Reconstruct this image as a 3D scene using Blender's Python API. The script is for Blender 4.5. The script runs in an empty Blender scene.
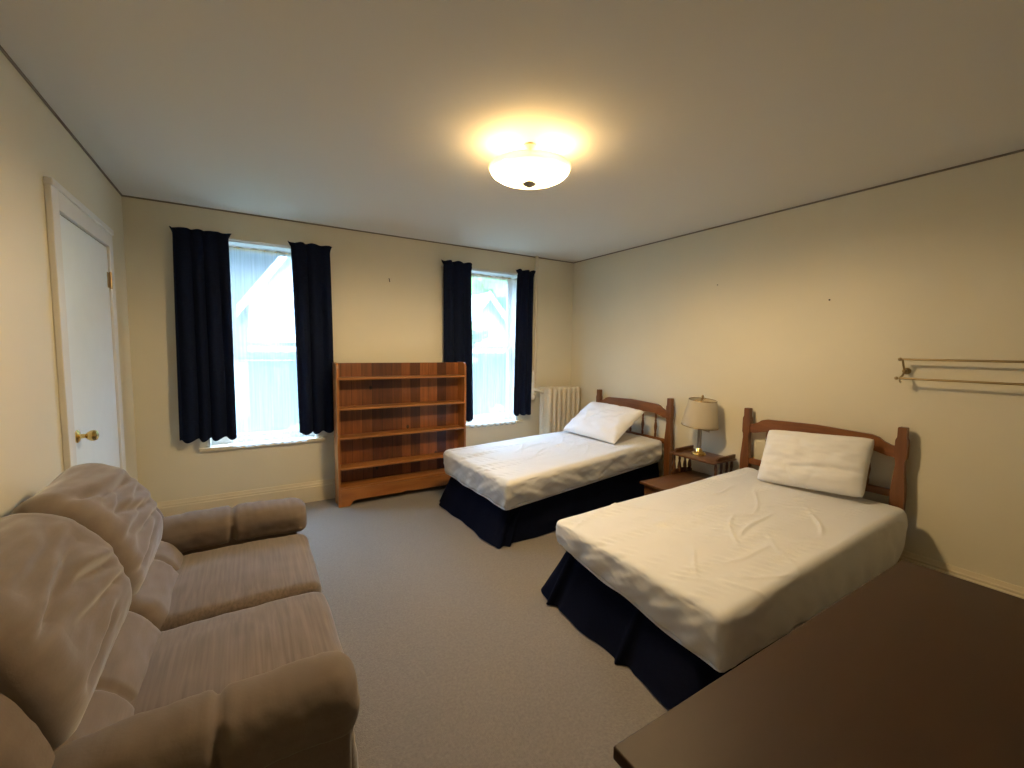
import bpy, bmesh, math, random
from math import sin, cos, pi, radians
from mathutils import Vector, Matrix, noise

random.seed(7)
S = bpy.context.scene
COL = S.collection

# ------------------------------------------------------------------ camera
YAW, PITCH, ROLL = .5532, .0810, .0134
FPX = 431.855
fw = Vector((sin(YAW)*cos(PITCH), cos(YAW)*cos(PITCH), -sin(PITCH)))
r0 = Vector((cos(YAW), -sin(YAW), 0)); u0 = r0.cross(fw)
rr = r0*cos(ROLL) + u0*sin(ROLL); uu = -r0*sin(ROLL) + u0*cos(ROLL)
cam = bpy.data.cameras.new('camera'); cam_o = bpy.data.objects.new('camera', cam); COL.objects.link(cam_o)
cam.sensor_fit = 'HORIZONTAL'; cam.sensor_width = 36; cam.lens = FPX/1024*36; cam.clip_start = .02; cam.clip_end = 300
cam_o.matrix_world = Matrix(((rr.x, uu.x, -fw.x, 0), (rr.y, uu.y, -fw.y, 0), (rr.z, uu.z, -fw.z, 1.5), (0, 0, 0, 1)))
S.camera = cam_o

# ------------------------------------------------------------------ exposure, world, sun
S.view_settings.view_transform = 'Standard'; S.view_settings.look = 'None'
S.view_settings.gamma = 1; S.view_settings.use_curve_mapping = False
S.view_settings.exposure = 0.1
SKY = 1.95
SUN = 1.0
LAMP = 2.5
LAMP_DOWN = 310.0
GLASS_GLOW = .5
w = bpy.data.worlds.new('sky'); S.world = w; w.use_nodes = True
nt = w.node_tree; bg = nt.nodes['Background']
tc = nt.nodes.new('ShaderNodeTexCoord'); sep = nt.nodes.new('ShaderNodeSeparateXYZ')
rp = nt.nodes.new('ShaderNodeValToRGB')
nt.links.new(tc.outputs['Generated'], sep.inputs[0]); nt.links.new(sep.outputs['Z'], rp.inputs[0])
rp.color_ramp.elements[0].position = 0.0; rp.color_ramp.elements[0].color = (.36, .44, .52, 1)
rp.color_ramp.elements[1].position = .8; rp.color_ramp.elements[1].color = (9.5, 14.5, 23, 1)
for pos, c in ((.20, (.11, .25, .42)), (.32, (.22, .45, .7)), (.50, (9.5, 14, 22))):   # clear low sky; unseen bright sky higher up, added for daylight indoors
    el = rp.color_ramp.elements.new(pos); el.color = (*c, 1)
nt.links.new(rp.outputs[0], bg.inputs[0]); bg.inputs[1].default_value = SKY
sun = bpy.data.lights.new('sun', 'SUN'); sun.energy = SUN; sun.angle = radians(3); sun.color = (1, .96, .9)
sun_o = bpy.data.objects.new('sun', sun); COL.objects.link(sun_o)
sun_o.rotation_euler = (radians(48), 0, radians(-25))     # shines from behind the building on the houses opposite
for px in (.14, 2.44):                                     # portals help the renderer find the sky through the windows
    pl = bpy.data.lights.new('portal', 'AREA'); pl.shape = 'RECTANGLE'; pl.size = .9; pl.size_y = 1.8; pl.cycles.is_portal = True
    po = bpy.data.objects.new('portal', pl); COL.objects.link(po); po.location = (px, 4.72, 1.5)
    po.rotation_euler = (radians(-90), 0, 0)

# ------------------------------------------------------------------ dimensions of the room
XL, XR, YB, YF, ZC = -.772, 3.70, 4.4935, -1.7, 2.638

# ------------------------------------------------------------------ materials
def mat(name, col, rough=.6, metal=0, spec=.5, sheen=0, noise_amt=0, noise_scale=(8, 8, 8), col2=None, bump=0, bump_scale=(200, 200, 200), bump_dist=.002, detail=4, coat=0):
    m = bpy.data.materials.new(name); m.use_nodes = True
    n = m.node_tree.nodes; l = m.node_tree.links; b = n['Principled BSDF']
    b.inputs['Base Color'].default_value = (*col, 1); b.inputs['Roughness'].default_value = rough
    b.inputs['Metallic'].default_value = metal; b.inputs['Specular IOR Level'].default_value = spec
    b.inputs['Sheen Weight'].default_value = sheen; b.inputs['Coat Weight'].default_value = coat
    tc = n.new('ShaderNodeTexCoord')
    if noise_amt:
        mp = n.new('ShaderNodeMapping'); mp.inputs['Scale'].default_value = noise_scale
        tx = n.new('ShaderNodeTexNoise'); tx.inputs['Scale'].default_value = 1; tx.inputs['Detail'].default_value = detail
        l.new(tc.outputs['Object'], mp.inputs[0]); l.new(mp.outputs[0], tx.inputs[0])
        cr = n.new('ShaderNodeValToRGB'); cr.color_ramp.elements[0].position = .3; cr.color_ramp.elements[1].position = .7
        c2 = col2 or tuple(c*(1-noise_amt) for c in col)
        cr.color_ramp.elements[0].color = (*c2, 1); cr.color_ramp.elements[1].color = (*col, 1)
        l.new(tx.outputs['Fac'], cr.inputs[0]); l.new(cr.outputs[0], b.inputs['Base Color'])
    if bump:
        mp = n.new('ShaderNodeMapping'); mp.inputs['Scale'].default_value = bump_scale
        tx = n.new('ShaderNodeTexNoise'); tx.inputs['Scale'].default_value = 1; tx.inputs['Detail'].default_value = 3
        l.new(tc.outputs['Object'], mp.inputs[0]); l.new(mp.outputs[0], tx.inputs[0])
        bp = n.new('ShaderNodeBump'); bp.inputs['Strength'].default_value = bump; bp.inputs['Distance'].default_value = bump_dist
        l.new(tx.outputs['Fac'], bp.inputs['Height']); l.new(bp.outputs[0], b.inputs['Normal'])
    return m

M = {}
M['wall'] = mat('cream_wall_paint', (.735, .675, .51), .55, noise_amt=.04, noise_scale=(1.5, 1.5, 1.5), bump=.15, bump_scale=(60, 60, 60))
M['ceiling'] = mat('ceiling_paint', (.73, .70, .62), .8, bump=.1, bump_scale=(80, 80, 80))
M['white'] = mat('white_gloss_paint', (.78, .77, .73), .35, noise_amt=.03)
M['base'] = mat('cream_gloss_paint', (.70, .61, .43), .35, noise_amt=.04)
M['door'] = mat('door_paint', (.84, .89, .90), .4, spec=.9, noise_amt=.03)
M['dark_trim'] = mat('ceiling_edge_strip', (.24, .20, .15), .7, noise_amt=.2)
M['carpet'] = mat('carpet', (.24, .212, .185), .95, spec=.1, sheen=.2, noise_amt=.22, noise_scale=(90, 90, 90), bump=.8, bump_scale=(260, 260, 260), bump_dist=.006)
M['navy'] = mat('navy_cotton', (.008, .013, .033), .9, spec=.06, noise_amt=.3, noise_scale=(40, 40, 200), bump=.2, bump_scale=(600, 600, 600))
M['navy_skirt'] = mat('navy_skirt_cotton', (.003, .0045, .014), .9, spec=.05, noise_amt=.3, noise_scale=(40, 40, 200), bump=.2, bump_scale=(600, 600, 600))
M['sheet'] = mat('white_sheet', (.72, .715, .70), .62, spec=.35, sheen=.1, noise_amt=.03, noise_scale=(5, 5, 5), bump=.12, bump_scale=(300, 300, 300))
M['pillow'] = mat('white_pillowcase', (.82, .81, .80), .7, spec=.3, sheen=.1, noise_amt=.03, bump=.1, bump_scale=(300, 300, 300))
M['sofa'] = mat('taupe_velour', (.185, .143, .115), .85, spec=.2, sheen=.5, noise_amt=1, col2=(.118, .088, .070), noise_scale=(95, 2.6, 95), detail=3, bump=.35, bump_scale=(140, 5, 140), bump_dist=.003)
M['sofa_plain'] = mat('taupe_velour_arm', (.155, .120, .096), .85, spec=.2, sheen=.2, noise_amt=1, col2=(.142, .108, .085), noise_scale=(7, 7, 60), detail=3, bump=.3, bump_scale=(120, 120, 120), bump_dist=.002)
M['sofa_back'] = mat('taupe_velour_back', (.18, .139, .112), .85, spec=.2, sheen=.55, noise_amt=1, col2=(.148, .113, .09), noise_scale=(26, 5, 26), detail=4, bump=.3, bump_scale=(150, 30, 150), bump_dist=.002)
M['black'] = mat('black_plastic', (.02, .02, .02), .5, noise_amt=.1)
M['maple'] = mat('headboard_wood', (.24, .09, .025), .35, noise_amt=1, col2=(.15, .05, .013), noise_scale=(30, 4, 30), bump=.05)
M['maple_v'] = mat('turned_wood', (.20, .076, .022), .35, noise_amt=1, col2=(.125, .043, .012), noise_scale=(30, 30, 4), bump=.05)
M['stand'] = mat('nightstand_wood', (.155, .066, .024), .28, noise_amt=1, col2=(.10, .040, .014), noise_scale=(5, 30, 30), bump=.05)
M['pine'] = mat('pine_board', (.38, .152, .037), .42, noise_amt=1, col2=(.26, .094, .021), noise_scale=(3, 22, 22), bump=.06)
M['pine_v'] = mat('pine_upright', (.40, .16, .039), .42, noise_amt=1, col2=(.28, .10, .022), noise_scale=(22, 22, 3), bump=.06)
M['desk'] = mat('dark_brown_desktop', (.030, .0135, .0055), .55, spec=.25, noise_amt=1, col2=(.028, .0125, .005), noise_scale=(3, 30, 30), bump=.05)
M['desk_side'] = mat('desk_edge', (.07, .034, .017), .45, noise_amt=1, col2=(.05, .024, .012), noise_scale=(3, 30, 30))
M['brass'] = mat('polished_brass', (.80, .58, .22), .2, metal=1, noise_amt=.08)
M['dull_brass'] = mat('aged_brass', (.42, .31, .16), .35, metal=1, noise_amt=.15)
M['steel'] = mat('brushed_metal', (.45, .42, .36), .3, metal=1, noise_amt=.1)
M['rad'] = mat('radiator_enamel', (.70, .61, .44), .4, noise_amt=.05, noise_scale=(12, 12, 12))
M['siding'] = mat('white_siding', (.62, .64, .64), .7, noise_amt=.08, noise_scale=(1, 1, 14))
M['dimmed_siding'] = mat('dimmed_blue_grey_siding', (.085, .115, .125), .7, noise_amt=.1, noise_scale=(1, 1, 14))  # shade put into the colour, so daylight does not clip the lower walls
M['roof'] = mat('grey_shingles', (.30, .31, .33), .9, noise_amt=.3, noise_scale=(6, 6, 6))
M['foliage'] = mat('leaf_green', (.16, .34, .07), .8, noise_amt=.5, noise_scale=(6, 6, 6))
M['bark'] = mat('bark', (.10, .07, .05), .9, noise_amt=.4, noise_scale=(12, 12, 3))
M['grass'] = mat('lawn_green', (.05, .065, .045), .95, noise_amt=.3, noise_scale=(2, 2, 2))
M['outglass'] = mat('dark_glazing', (.10, .14, .20), .1, noise_amt=.1)
M['nail'] = mat('dark_iron', (.05, .04, .03), .5, metal=.6, noise_amt=.1)

def planks():
    m = bpy.data.materials.new('pine_planks'); m.use_nodes = True
    n = m.node_tree.nodes; l = m.node_tree.links; b = n['Principled BSDF']; b.inputs['Roughness'].default_value = .45
    tc = n.new('ShaderNodeTexCoord'); sp = n.new('ShaderNodeSeparateXYZ'); l.new(tc.outputs['Object'], sp.inputs[0])
    dv = n.new('ShaderNodeMath'); dv.operation = 'DIVIDE'; dv.inputs[1].default_value = .098; l.new(sp.outputs['X'], dv.inputs[0])
    fl = n.new('ShaderNodeMath'); fl.operation = 'FLOOR'; l.new(dv.outputs[0], fl.inputs[0])
    wn = n.new('ShaderNodeTexWhiteNoise'); wn.noise_dimensions = '1D'; l.new(fl.outputs[0], wn.inputs['W'])
    cr = n.new('ShaderNodeValToRGB'); cr.color_ramp.elements[0].color = (.075, .02, .005, 1); cr.color_ramp.elements[1].color = (.31, .105, .026, 1)
    l.new(wn.outputs['Value'], cr.inputs[0])
    mp = n.new('ShaderNodeMapping'); mp.inputs['Scale'].default_value = (40, 40, 3); l.new(tc.outputs['Object'], mp.inputs[0])
    tx = n.new('ShaderNodeTexNoise'); tx.inputs['Scale'].default_value = 1; l.new(mp.outputs[0], tx.inputs[0])
    mr = n.new('ShaderNodeMapRange'); mr.inputs[1].default_value = .3; mr.inputs[2].default_value = .7; mr.inputs[3].default_value = .72; mr.inputs[4].default_value = 1.15
    l.new(tx.outputs['Fac'], mr.inputs[0])
    mx = n.new('ShaderNodeMix'); mx.data_type = 'RGBA'; mx.blend_type = 'MULTIPLY'; mx.inputs[0].default_value = 1
    l.new(cr.outputs[0], mx.inputs[6]); l.new(mr.outputs[0], mx.inputs[7])
    # knots: small dark ovals
    mk = n.new('ShaderNodeVectorMath'); mk.operation = 'MULTIPLY'; mk.inputs[1].default_value = (2.3, 0, 1.7); l.new(tc.outputs['Object'], mk.inputs[0])
    s2 = n.new('ShaderNodeSeparateXYZ'); l.new(mk.outputs[0], s2.inputs[0]); c2 = n.new('ShaderNodeCombineXYZ'); l.new(s2.outputs['X'], c2.inputs['X']); l.new(s2.outputs['Z'], c2.inputs['Y'])
    vo = n.new('ShaderNodeTexVoronoi'); vo.voronoi_dimensions = '2D'; vo.inputs['Scale'].default_value = 1; l.new(c2.outputs[0], vo.inputs['Vector'])
    kr = n.new('ShaderNodeMapRange'); kr.inputs[1].default_value = .022; kr.inputs[2].default_value = .045; kr.inputs[3].default_value = .12; kr.inputs[4].default_value = 1
    l.new(vo.outputs['Distance'], kr.inputs[0])
    m2 = n.new('ShaderNodeMix'); m2.data_type = 'RGBA'; m2.blend_type = 'MULTIPLY'; m2.inputs[0].default_value = 1
    l.new(mx.outputs[2], m2.inputs[6]); l.new(kr.outputs[0], m2.inputs[7])
    fr = n.new('ShaderNodeMath'); fr.operation = 'FRACT'; l.new(dv.outputs[0], fr.inputs[0])
    gr = n.new('ShaderNodeMath'); gr.operation = 'GREATER_THAN'; gr.inputs[1].default_value = .045; l.new(fr.outputs[0], gr.inputs[0])
    g2 = n.new('ShaderNodeMapRange'); g2.inputs[3].default_value = .3; g2.inputs[4].default_value = 1; l.new(gr.outputs[0], g2.inputs[0])
    m3 = n.new('ShaderNodeMix'); m3.data_type = 'RGBA'; m3.blend_type = 'MULTIPLY'; m3.inputs[0].default_value = 1
    l.new(m2.outputs[2], m3.inputs[6]); l.new(g2.outputs[0], m3.inputs[7])
    l.new(m3.outputs[2], b.inputs['Base Color'])
    return m
M['planks'] = planks()

def thin_glass():
    m = bpy.data.materials.new('window_glass'); m.use_nodes = True
    n = m.node_tree.nodes; l = m.node_tree.links; n.remove(n['Principled BSDF'])
    t = n.new('ShaderNodeBsdfTransparent'); g = n.new('ShaderNodeBsdfGlossy'); g.inputs['Roughness'].default_value = .03
    t.inputs[0].default_value = (.94, .96, .95, 1)
    mx = n.new('ShaderNodeMixShader'); mx.inputs[0].default_value = .06
    l.new(t.outputs[0], mx.inputs[1]); l.new(g.outputs[0], mx.inputs[2]); l.new(mx.outputs[0], n['Material Output'].inputs[0])
    return m
M['glass'] = thin_glass()

def sheer_mat():
    m = bpy.data.materials.new('sheer_voile'); m.use_nodes = True
    n = m.node_tree.nodes; l = m.node_tree.links; n.remove(n['Principled BSDF'])
    t = n.new('ShaderNodeBsdfTransparent'); d = n.new('ShaderNodeBsdfDiffuse'); tr = n.new('ShaderNodeBsdfTranslucent')
    for q in (d, tr): q.inputs[0].default_value = (.88, .92, .90, 1)
    a = n.new('ShaderNodeMixShader'); a.inputs[0].default_value = .4
    l.new(d.outputs[0], a.inputs[1]); l.new(tr.outputs[0], a.inputs[2])
    tc = n.new('ShaderNodeTexCoord'); mp = n.new('ShaderNodeMapping'); mp.inputs['Scale'].default_value = (60, 2, 2)
    tx = n.new('ShaderNodeTexNoise'); tx.inputs['Scale'].default_value = 1
    l.new(tc.outputs['Object'], mp.inputs[0]); l.new(mp.outputs[0], tx.inputs[0])
    mr = n.new('ShaderNodeMapRange'); mr.inputs[3].default_value = .22; mr.inputs[4].default_value = .42
    l.new(tx.outputs['Fac'], mr.inputs[0])
    b = n.new('ShaderNodeMixShader'); l.new(mr.outputs[0], b.inputs[0])
    l.new(t.outputs[0], b.inputs[1]); l.new(a.outputs[0], b.inputs[2]); l.new(b.outputs[0], n['Material Output'].inputs[0])
    return m
M['sheer'] = sheer_mat()

def shade_mat(name, col, trans, emit=None, strength=0, clear=0):
    m = bpy.data.materials.new(name); m.use_nodes = True
    n = m.node_tree.nodes; l = m.node_tree.links; b = n['Principled BSDF']
    b.inputs['Base Color'].default_value = (*col, 1); b.inputs['Roughness'].default_value = .5
    tr = n.new('ShaderNodeBsdfTranslucent'); tr.inputs[0].default_value = (*col, 1)
    mx = n.new('ShaderNodeMixShader'); mx.inputs[0].default_value = trans
    l.new(b.outputs[0], mx.inputs[1]); l.new(tr.outputs[0], mx.inputs[2]); l.new(mx.outputs[0], n['Material Output'].inputs[0])
    if clear:
        tp = n.new('ShaderNodeBsdfTransparent'); m2 = n.new('ShaderNodeMixShader'); m2.inputs[0].default_value = clear
        l.new(mx.outputs[0], m2.inputs[1]); l.new(tp.outputs[0], m2.inputs[2]); l.new(m2.outputs[0], n['Material Output'].inputs[0])
    if emit:
        b.inputs['Emission Color'].default_value = (*emit, 1); b.inputs['Emission Strength'].default_value = strength
    return m
M['lampshade'] = shade_mat('linen_lampshade', (.86, .78, .62), .15)
M['bowl'] = shade_mat('lit_frosted_glass', (.85, .75, .55), .5, (1, .74, .38), GLASS_GLOW, .45)
M['bulb'] = shade_mat('lit_bulb', (.9, .85, .7), .1, (1, .78, .45), 25)
M['pan'] = mat('cream_enamel', (.75, .66, .45), .4, noise_amt=.04)

# ------------------------------------------------------------------ object helpers
ORG = {}
def thing(name, label, cat, loc=(0, 0, 0), group=None):
    o = bpy.data.objects.new(name, None); COL.objects.link(o); o.empty_display_size = .1
    o.location = loc; o['label'] = label; o['category'] = cat
    if group: o['group'] = group
    ORG[o.name] = Vector(loc)
    return o

def obj(name, bm, m, parent=None, smooth=True, label=None, sharp=35):
    """bm is in world coordinates; it becomes ONE mesh object, in its parent's frame."""
    org = ORG[parent.name] if parent else Vector((0, 0, 0))
    if parent is None:
        lo = [min(v.co[i] for v in bm.verts) for i in range(3)]; hi = [max(v.co[i] for v in bm.verts) for i in range(3)]
        org = Vector(((lo[0]+hi[0])/2, (lo[1]+hi[1])/2, lo[2]))
    for v in bm.verts: v.co -= org
    bmesh.ops.recalc_face_normals(bm, faces=bm.faces[:])
    if smooth:
        for f in bm.faces: f.smooth = True
        for e in bm.edges:
            if len(e.link_faces) == 2 and e.calc_face_angle(0) > radians(sharp): e.smooth = False
    me = bpy.data.meshes.new(name); bm.to_mesh(me); bm.free()
    me.materials.append(m if not isinstance(m, str) else M[m])
    o = bpy.data.objects.new(name, me); COL.objects.link(o)
    if parent: o.parent = parent; ORG[o.name] = org
    else: o.location = org; ORG[o.name] = org
    if label: o['label'] = label
    return o

def tag(o, label, cat, group=None):
    o['label'] = label; o['category'] = cat
    if group: o['group'] = group
    return o

def struct(name, bm, m, parent=None, smooth=False):
    o = obj(name, bm, m, parent, smooth)
    if not parent: o['kind'] = 'structure'
    return o

def B(): return bmesh.new()

def box(bm, x0, x1, y0, y1, z0, z1, bev=0, seg=2):
    r = bmesh.ops.create_cube(bm, size=1)
    vs = r['verts']
    for v in vs: v.co = Vector(((x0+x1)/2 + v.co.x*(x1-x0), (y0+y1)/2 + v.co.y*(y1-y0), (z0+z1)/2 + v.co.z*(z1-z0)))
    if bev:
        es = {e for v in vs for e in v.link_edges}
        bmesh.ops.bevel(bm, geom=list(es), offset=bev, segments=seg, profile=.5, affect='EDGES')
    return bm

def prism(bm, pts, axis, a0, a1):
    """extrude a 2-D outline along an axis: 'x': pts=(y,z), 'y': pts=(x,z), 'z': pts=(x,y)"""
    def P(p, a): return {'x': (a, p[0], p[1]), 'y': (p[0], a, p[1]), 'z': (p[0], p[1], a)}[axis]
    A = [bm.verts.new(P(p, a0)) for p in pts]; C = [bm.verts.new(P(p, a1)) for p in pts]
    n = len(pts)
    bm.faces.new(A); bm.faces.new(list(reversed(C)))
    for i in range(n): bm.faces.new((A[i], C[i], C[(i+1) % n], A[(i+1) % n]))
    return bm

def lathe(bm, prof, c, axis='z', n=32, caps=True):
    """prof = [(radius, height)...] about a vertical axis through c (or along x / y)"""
    def P(r, h, t):
        a, b = r*cos(t), r*sin(t)
        return {'z': (c[0]+a, c[1]+b, c[2]+h), 'x': (c[0]+h, c[1]+a, c[2]+b), 'y': (c[0]+a, c[1]+h, c[2]+b)}[axis]
    rings = [[bm.verts.new(P(max(r, 1e-4), h, 2*pi*k/n)) for k in range(n)] for r, h in prof]
    for a, b in zip(rings, rings[1:]):
        for k in range(n): bm.faces.new((a[k], a[(k+1) % n], b[(k+1) % n], b[k]))
    if caps:
        bm.faces.new(list(reversed(rings[0]))); bm.faces.new(rings[-1])
    return bm

def tube(bm, pts, r, n=12, caps=True):
    pts = [Vector(p) for p in pts]; rings = []
    rs = r if isinstance(r, (list, tuple)) else [r]*len(pts)
    up = None
    for i, p in enumerate(pts):
        d = (pts[min(i+1, len(pts)-1)] - pts[max(i-1, 0)]).normalized()
        if up is None: up = d.orthogonal().normalized()
        up = (up - d*up.dot(d)).normalized(); s = d.cross(up)
        rings.append([bm.verts.new(p + (up*cos(2*pi*k/n) + s*sin(2*pi*k/n))*rs[i]) for k in range(n)])
    for a, b in zip(rings, rings[1:]):
        for k in range(n): bm.faces.new((a[k], a[(k+1) % n], b[(k+1) % n], b[k]))
    if caps: bm.faces.new(list(reversed(rings[0]))); bm.faces.new(rings[-1])
    return bm

def ball(bm, c, r, sx=1, sy=1, sz=1, seg=16):
    q = bmesh.ops.create_uvsphere(bm, u_segments=seg, v_segments=seg//2+2, radius=r)
    for v in q['verts']: v.co = Vector((c[0]+v.co.x*sx, c[1]+v.co.y*sy, c[2]+v.co.z*sz))
    return bm

def rbox(bm, sx, sy, sz, r, n=(12, 12, 4), k=4, fn=None):
    """rounded box centred on the origin with half sizes sx, sy, sz; fn maps each vertex (Vector) to world"""
    half = (sx, sy, sz)
    def coords(a, m):
        i = a - r; t = [r*math.tan(j/k*pi/4) for j in range(1, k+1)]
        return [-i-q for q in reversed(t)] + [-i + 2*i*j/m for j in range(m+1)] + [i+q for q in t]
    C = [coords(half[i], n[i]) for i in range(3)]
    cache = {}
    def V(p):
        key = tuple(round(c, 6) for c in p)
        if key not in cache:
            q = Vector([max(-(half[i]-r), min(half[i]-r, p[i])) for i in range(3)]); d = Vector(p)-q
            v = q + d.normalized()*r if d.length > 1e-9 else q
            cache[key] = bm.verts.new(fn(v) if fn else v)
        return cache[key]
    for ax in range(3):
        a, b = (ax+1) % 3, (ax+2) % 3
        for s in (-1, 1):
            for i in range(len(C[a])-1):
                for j in range(len(C[b])-1):
                    f = []
                    for (ii, jj) in ((i, j), (i+1, j), (i+1, j+1), (i, j+1)):
                        p = [0, 0, 0]; p[ax] = s*half[ax]; p[a] = C[a][ii]; p[b] = C[b][jj]; f.append(V(p))
                    try: bm.faces.new(f if s > 0 else list(reversed(f)))
                    except ValueError: pass
    return bm

def nz(p, s, seed=0):
    return noise.noise(Vector((p[0]*s[0]+seed*7.3, p[1]*s[1]+seed*3.1, p[2]*s[2]-seed*5.7)))

def spline(pts, n, closed=True):
    P = [Vector(p) for p in pts]; m = len(P); out = []
    for i in range(n):
        t = i/n*m if closed else i/(n-1)*(m-1)
        k = int(t); f = t-k
        def g(j): return P[j % m] if closed else P[max(0, min(m-1, j))]
        a, b, c, d = g(k-1), g(k), g(k+1), g(k+2)
        out.append(.5*((2*b) + (c-a)*f + (2*a-5*b+4*c-d)*f*f + (3*b-a-3*c+d)*f**3))
    return out

def loft(bm, axis, prof, a0, a1, R=.08, nseg=36, npro=72, pinch=None, warp=None):
    """soft cushion: a closed profile swept along an axis, rounded at both ends"""
    pr = spline(prof, npro); c = sum(pr, Vector((0, 0)))/len(pr)
    mr = sum((p-c).length for p in pr)/len(pr)
    ts = []
    for i in range(9): ts.append(R*(1-cos(i/8*pi/2)))
    L = a1-a0; mid = [R + (L-2*R)*i/nseg for i in range(1, nseg)]
    tt = ts + mid + [L-t for t in reversed(ts)]
    rings = []
    for t in tt:
        d = min(t, L-t); ins = 0
        if d < R: ins = R - math.sqrt(max(0, R*R-(R-d)**2))
        if pinch:
            for pt, pw, pd in pinch: ins += pd*math.exp(-((a0+t-pt)/pw)**2)
        s = 1 - ins/mr; ring = []
        for p in pr:
            q = c + (p-c)*s
            v = {'y': Vector((q.x, a0+t, q.y)), 'x': Vector((a0+t, q.x, q.y))}[axis]
            if warp: v = warp(v)
            ring.append(bm.verts.new(v))
        rings.append(ring)
    for a, b in zip(rings, rings[1:]):
        for k in range(npro): bm.faces.new((a[k], a[(k+1) % npro], b[(k+1) % npro], b[k]))
    for ring, rev in ((rings[0], True), (rings[-1], False)):
        cc = bm.verts.new(sum((v.co for v in ring), Vector())/len(ring))
        for k in range(npro):
            f = (ring[(k+1) % npro], ring[k], cc)
            bm.faces.new(f)
    bmesh.ops.recalc_face_normals(bm, faces=bm.faces[:])
    return bm

def rumple(bm, fn):
    bm.normal_update()
    off = [(v, v.normal*fn(v.co)) for v in bm.verts]
    for v, d in off: v.co += d
    return bm

# ------------------------------------------------------------------ room shell
b = B(); box(b, XL-.2, XR+.2, YF-.2, YB+.25, -.12, 0); struct('floor', b, 'carpet')
b = B(); box(b, XL-.2, XR+.2, YF-.2, YB+.25, ZC, ZC+.12); struct('ceiling', b, 'ceiling')
b = B(); box(b, XL-.2, XL, YF-.2, YB+.25, 0, ZC); struct('wall_left', b, 'wall')
b = B(); box(b, XR, XR+.2, YF-.2, YB+.25, 0, ZC); struct('wall_right', b, 'wall')
b = B(); box(b, XL, XR, YF-.2, YF, 0, ZC); struct('wall_front', b, 'wall')
WZ0, WZ1 = .615, 2.405
WIN = [(-.30, .58), (2.02, 2.86)]
b = B()
xs = [XL, WIN[0][0], WIN[0][1], WIN[1][0], WIN[1][1], XR]
for i in range(5):
    if i in (1, 3):
        box(b, xs[i], xs[i+1], YB, YB+.24, 0, WZ0); box(b, xs[i], xs[i+1], YB, YB+.24, WZ1, ZC)
    else: box(b, xs[i], xs[i+1], YB, YB+.24, 0, ZC)
bmesh.ops.remove_doubles(b, verts=b.verts[:], dist=1e-4)
struct('wall_back', b, 'wall')

def base_prof(d): return [(0, 0), (d, 0), (d, .145), (d*.72, .152), (d*.72, .165), (d*.55, .172), (d*.3, .195), (0, .195)]
b = B(); prism(b, [(YB-p[0], p[1]) for p in base_prof(.022)], 'x', XL, XR-.022); struct('baseboard_back', b, 'base')
b = B(); prism(b, [(XR-p[0], p[1]) for p in base_prof(.022)], 'y', YF, YB); struct('baseboard_right', b, 'base')
b = B(); prism(b, [(XL+p[0], p[1]) for p in base_prof(.022)], 'y', YF, 2.93); struct('baseboard_left', b, 'base')
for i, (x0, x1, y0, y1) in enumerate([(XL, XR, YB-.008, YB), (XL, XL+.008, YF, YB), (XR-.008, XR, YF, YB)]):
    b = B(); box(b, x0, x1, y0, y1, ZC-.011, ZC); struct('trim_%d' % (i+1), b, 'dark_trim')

# windows: jamb lining, double-hung sashes, panes, stool
for i, (x0, x1) in enumerate(WIN):
    o = bpy.data.objects.new('window_%d' % (i+1), None); COL.objects.link(o); o.location = ((x0+x1)/2, YB+.1, WZ0)
    ORG[o.name] = o.location.copy(); o['kind'] = 'structure'
    b = B(); t = .02
    box(b, x0, x0+t, YB+.005, YB+.235, WZ0, WZ1); box(b, x1-t, x1, YB+.005, YB+.235, WZ0, WZ1)
    box(b, x0+t, x1-t, YB+.005, YB+.235, WZ1-t, WZ1)
    struct('window_frame', b, 'white', o)
    b = B(); box(b, x0-.06, x1+.07, YB-.028, YB-.0005, WZ0-.028, WZ0+.004, .005); box(b, x0+t, x1-t, YB-.002, YB+.235, WZ0-.01, WZ0+.004)
    struct('window_sill', b, 'base', o)
    zm = 1.515
    for nm, y0, za, zb in (('lower_sash', YB+.115, WZ0+.004, zm+.02), ('upper_sash', YB+.160, zm-.02, WZ1-t)):
        b = B(); a0, a1 = x0+t, x1-t; s = .045; y1 = y0+.038
        box(b, a0, a0+s, y0, y1, za, zb); box(b, a1-s, a1, y0, y1, za, zb)
        rb = .07 if nm == 'lower_sash' else .04
        box(b, a0+s, a1-s, y0, y1, za, za+rb); box(b, a0+s, a1-s, y0, y1, zb-.042, zb)
        sash = struct(nm, b, 'white', o)
        b = B(); box(b, a0+s, a1-s, y0+.016, y0+.020, za+rb, zb-.042); struct('window_pane', b, 'glass', sash)
    if i == 0:
        b = B(); tube(b, [(x0+t, YB+.215, 1.355), (x1-t, YB+.215, 1.355)], .006); struct('storm_bar', b, 'steel', o)

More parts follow.
